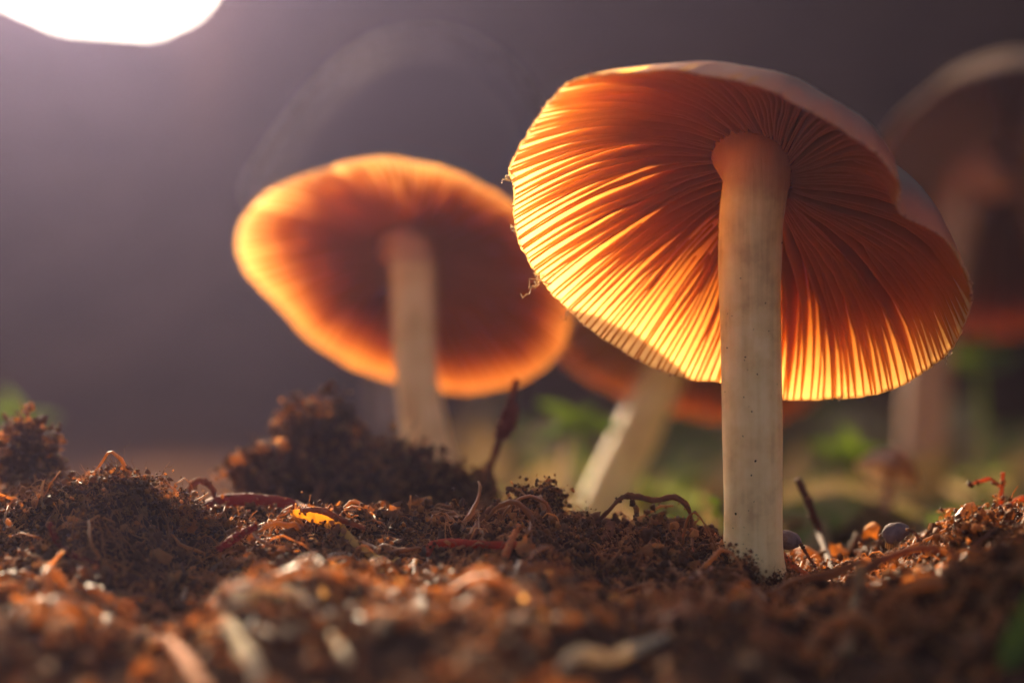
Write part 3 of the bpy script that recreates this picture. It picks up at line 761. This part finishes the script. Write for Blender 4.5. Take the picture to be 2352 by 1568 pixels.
rod('leaf', None, None, [(1140, 1010), (1160, 985), (1172, 950), (1178, 920)], 283, [16, 44, 40, 10], 'red_root', flat=0.15, parent=o, base=b)
rod('branch', None, None, [(1118, 1065), (1132, 1100), (1142, 1135)], 284, [10, 10, 8], 'red_root', parent=o, base=b)
rod('stick', 'blurred dark brown stick leaning behind the small round capsules', 'stick', [(1832, 1100), (1855, 1150), (1885, 1230), (1915, 1320)], 272, [16, 20, 18, 16], 'dark_stick', rough=0.4)
rod('stick', 'dark brown bark sliver slanting against the upright clod', 'stick', [(1080, 1235), (1105, 1195), (1130, 1165), (1148, 1146)], 252, [18, 16, 12, 7], 'brown_root', rough=0.4)
o, b = rod('husk', 'orange curled husk with cream upper edge in front of the crumbs', 'husk', [(1085, 1390), (1110, 1360), (1150, 1345), (1190, 1355), (1215, 1385)], 231, [22, 36, 40, 34, 14], 'orange_stick', rough=0.5, flat=0.5)
rod('edge', None, None, [(1098, 1342), (1130, 1326), (1165, 1324), (1205, 1338)], 229, [12, 18, 18, 18], 'pale_straw', rough=0.4, parent=o, base=b)
rod('straw', 'kinked pale straw beside the orange curled husk', 'straw', [(1210, 1362), (1238, 1368), (1248, 1395), (1262, 1425), (1240, 1450)], 230, [9, 10, 10, 10, 6], 'tan_straw', flat=0.6)
rod('straw', 'short yellow straw flat on the middle soil', 'straw', [(1335, 1385), (1375, 1380), (1418, 1366)], 232, [9, 13, 10], 'yellow_straw', flat=0.6)
rod('root', 'curled rusty rootlet loop on the left mound crest', 'root', [(432, 1170), (430, 1130), (450, 1106), (475, 1108), (490, 1128), (488, 1160)], 262, [12, 12, 14, 14, 12, 10], 'brown_root', rough=0.7)
rod('straw', 'slim pale straw upright on the left mound', 'straw', [(98, 1165), (96, 1125), (104, 1090)], 250, [6, 7, 5], 'tan_straw')
rod('twig', 'crumb crusted red twig slanting up from the left hollow', 'twig', [(500, 1262), (530, 1240), (565, 1220), (588, 1206)], 247, [14, 18, 17, 16], 'red_root', rough=0.7)
rod('straw', 'short cream straw standing in the left hollow', 'straw', [(408, 1400), (418, 1375), (427, 1350)], 236, [8, 9, 10], 'pale_straw')
rod('straw', 'thin cream straw arched among the middle crumbs', 'straw', [(735, 1290), (765, 1272), (800, 1272), (830, 1288)], 246, [6, 8, 8, 5], 'pale_straw')

# round capsules on thin stalks
def capsule(label, px, py, d, w, h, rot, stalk, mouth):
    d = min(d, hit_d(*stalk[-1], d) - 0.3)
    root = empty('moss_capsule', at(*stalk[-1], d)); tag(root, label, 'moss capsule')
    b = at(*stalk[-1], d)
    c = at(px, py, d); a, q = px2mm(w, d) / 2, px2mm(h, d) / 2
    V = ICO2[0].copy()
    import bmesh
    bm = bmesh.new(); bmesh.ops.create_icosphere(bm, subdivisions=4, radius=1); V = np.array([v.co[:] for v in bm.verts]); F = [tuple(v.index for v in f.verts) for f in bm.faces]; bm.free()
    V = V * (1 + 0.12 * fbm(V[:, 0] * 2 + px, V[:, 1] * 2, V[:, 2] * 2, 3))[:, None]
    V[:, 2] *= 1 - 0.18 * V[:, 0]
    V = V * np.array([a, q, q])
    cr, sr = math.cos(math.radians(rot)), math.sin(math.radians(rot))
    V = np.stack([V[:, 0] * cr - V[:, 2] * sr, V[:, 1], V[:, 0] * sr + V[:, 2] * cr], 1) + c
    mesh_obj('capsule_head', V, F, M['capsule'], root, b)
    rod('stalk', None, None, stalk, d, [7, 6, 5, 6], 'brown_root', parent=root, base=b)
    if mouth:
        n = 8; pts = []
        for k in range(n):
            p = at(px - 22 + 3.6 * k, py + 16, d + 0.7 * math.sin(k * 0.8)); t = np.linspace(0, 1, 5)
            pts.append(p + np.multiply.outer(t, np.array([0.02 * (k - 4), 0, -0.75 - 0.1 * (k % 3)])))
        v, f = tube_arrays(np.array(pts), np.full((n, 5), 0.05))
        mesh_obj('fringe', v, f, M['tan_straw'], root, b)
capsule('grey capsule with fringed mouth on a bent stalk above the blurred root', 2058, 1222, 256, 64, 46, 20, [(2086, 1214), (2105, 1228), (2115, 1250), (2126, 1290)], True)
capsule('grey capsule peeping out from behind the thick cream stem', 1812, 1240, 254, 60, 44, -8, [(1838, 1248), (1855, 1275), (1875, 1305), (1893, 1340)], False)

# green plants
def leaf_mesh(c, dirv, up, L, Wd, curl):
    t = np.linspace(0, 1, 9); dirv = dirv / np.linalg.norm(dirv); s = np.cross(dirv, up); s /= np.linalg.norm(s); up = np.cross(s, dirv)
    wv = np.sin(np.pi * t ** 0.8) * 0.5 * Wd + 0.02 * Wd
    V, F = [], []
    for i, tt in enumerate(t):
        m = c + dirv * L * tt + up * (-curl * L * tt * tt)
        for j, q in enumerate((-1, -0.5, 0, 0.5, 1)):
            V.append(m + s * wv[i] * q + up * (0.12 * Wd * abs(q)))
    n = len(V)
    V = V + [v - up * 0.12 for v in V]
    for i in range(8):
        for j in range(4):
            a = i * 5 + j
            F += [(a, a + 1, a + 6, a + 5), (n + a, n + a + 5, n + a + 6, n + a + 1)]
    for i in range(8):
        for e in (0, 4):
            a = i * 5 + e; F.append((a, a + 5, n + a + 5, n + a) if e == 0 else (a, n + a, n + a + 5, a + 5))
    return np.array(V), F
def seedling(label, px, py, d, leaves, stem_to):
    b = at(*stem_to, d); b[2] = min(b[2], float(ground_z(b[0], b[1])) - 0.5)
    stem_to = (stem_to[0], 784 + (CAM_Z - b[2]) * PXMM * CAM_D / d)
    root = empty('seedling', b); tag(root, label, 'seedling')
    c = at(px, py, d)
    rod('stem', None, None, [(px, py), ((px + stem_to[0]) / 2 + 6, (py + stem_to[1]) / 2), stem_to], d, [9, 9, 10], 'green', parent=root, base=b, rest=False)
    for (dx, dz, dy, L, Wd) in leaves:
        v, f = leaf_mesh(c, np.array([dx, dy, dz], float), np.array([0, -0.6, 0.8]), L, Wd, 0.25)
        mesh_obj('leaf', v, f, M['green'], root, b)
seedling('bright green blurred seedling between the two blurred stems', 1330, 985, 345, [(-1, 0.9, -0.2, 6.0, 3.2), (1, 0.15, 0.2, 5.5, 3.4), (-1, -0.1, 0.4, 6.0, 3.0), (0.4, 0.9, 0.5, 4.0, 2.4)], (1325, 1180))
seedling('small bright green sprout beside the thick stem, behind the soil', 1652, 1165, 285, [(-0.7, 1, 0, 1.6, 0.9), (-0.6, -0.8, 0.3, 1.5, 0.8)], (1668, 1240))
seedling('faint green blurred seedling beside the tiny button mushroom', 1960, 1060, 372, [(-1, 0.6, 0, 6, 3.5), (1, 0.5, 0.3, 5, 3.0), (-0.2, 1, -0.3, 5, 3)], (1965, 1180))
seedling('faint green blurred seedling under the dark brown rear cap', 2250, 850, 430, [(-1, 0.5, 0, 8, 4.5), (1, 0.6, 0.3, 8, 4.5), (0, 1, -0.3, 6, 4)], (2255, 1060))
seedling('dim green blurred seedling beyond the left clod', 40, 985, 400, [(-1, 0.6, 0, 7, 4), (1, 0.5, 0.3, 6, 3.5), (-0.2, 1, -0.3, 6, 3)], (45, 1120))
v, f = leaf_mesh(at(2285, 1600, 200), np.array([0.42, 0.15, 1.0]), np.array([-0.2, -1, 0.1]), 10.0, 1.9, 0.1)
tag(mesh_obj('grass_blade', v, f, M['green'], None, at(2285, 1600, 200)), 'pale green blurred grass blade standing in the front corner soil', 'grass blade')

Pk = np.concatenate(CLING)
v, f = crumb_mesh(Pk, np.clip(0.10 * rng.lognormal(0, 0.5, len(Pk)), 0.04, 0.3))
tag(mesh_obj('clinging_crumbs', v, f, M['crumb'], smooth=False), 'tiny soil crumbs stuck to the sticks and straws', 'soil crumbs', kind='stuff')

# ------------------------------------------------------------------ haze, added in place of veiling lens glare
hx0, hx1, hy0, hy1, hz0, hz1 = -62000, 62000, -62000, 62000, -1100, 560
mh, nt = new_mat('haze')
vol = N(nt, 'ShaderNodeVolumePrincipled')
vol.inputs['Color'].default_value = (0.67, 0.58, 1.0, 1)
vol.inputs['Density'].default_value = 0.023
vol.inputs['Anisotropy'].default_value = 0.92
oo = N(nt, 'ShaderNodeOutputMaterial'); nt.links.new(vol.outputs[0], oo.inputs[1])
V = [(x, y, z) for z in (hz0, hz1) for y in (hy0, hy1) for x in (hx0, hx1)]
F = [(0, 2, 3, 1), (4, 5, 7, 6), (0, 1, 5, 4), (2, 6, 7, 3), (0, 4, 6, 2), (1, 3, 7, 5)]
tag(mesh_obj('haze', V, F, mh, smooth=False), 'thin violet haze added to stand in for veiling lens glare', 'haze', kind='stuff')
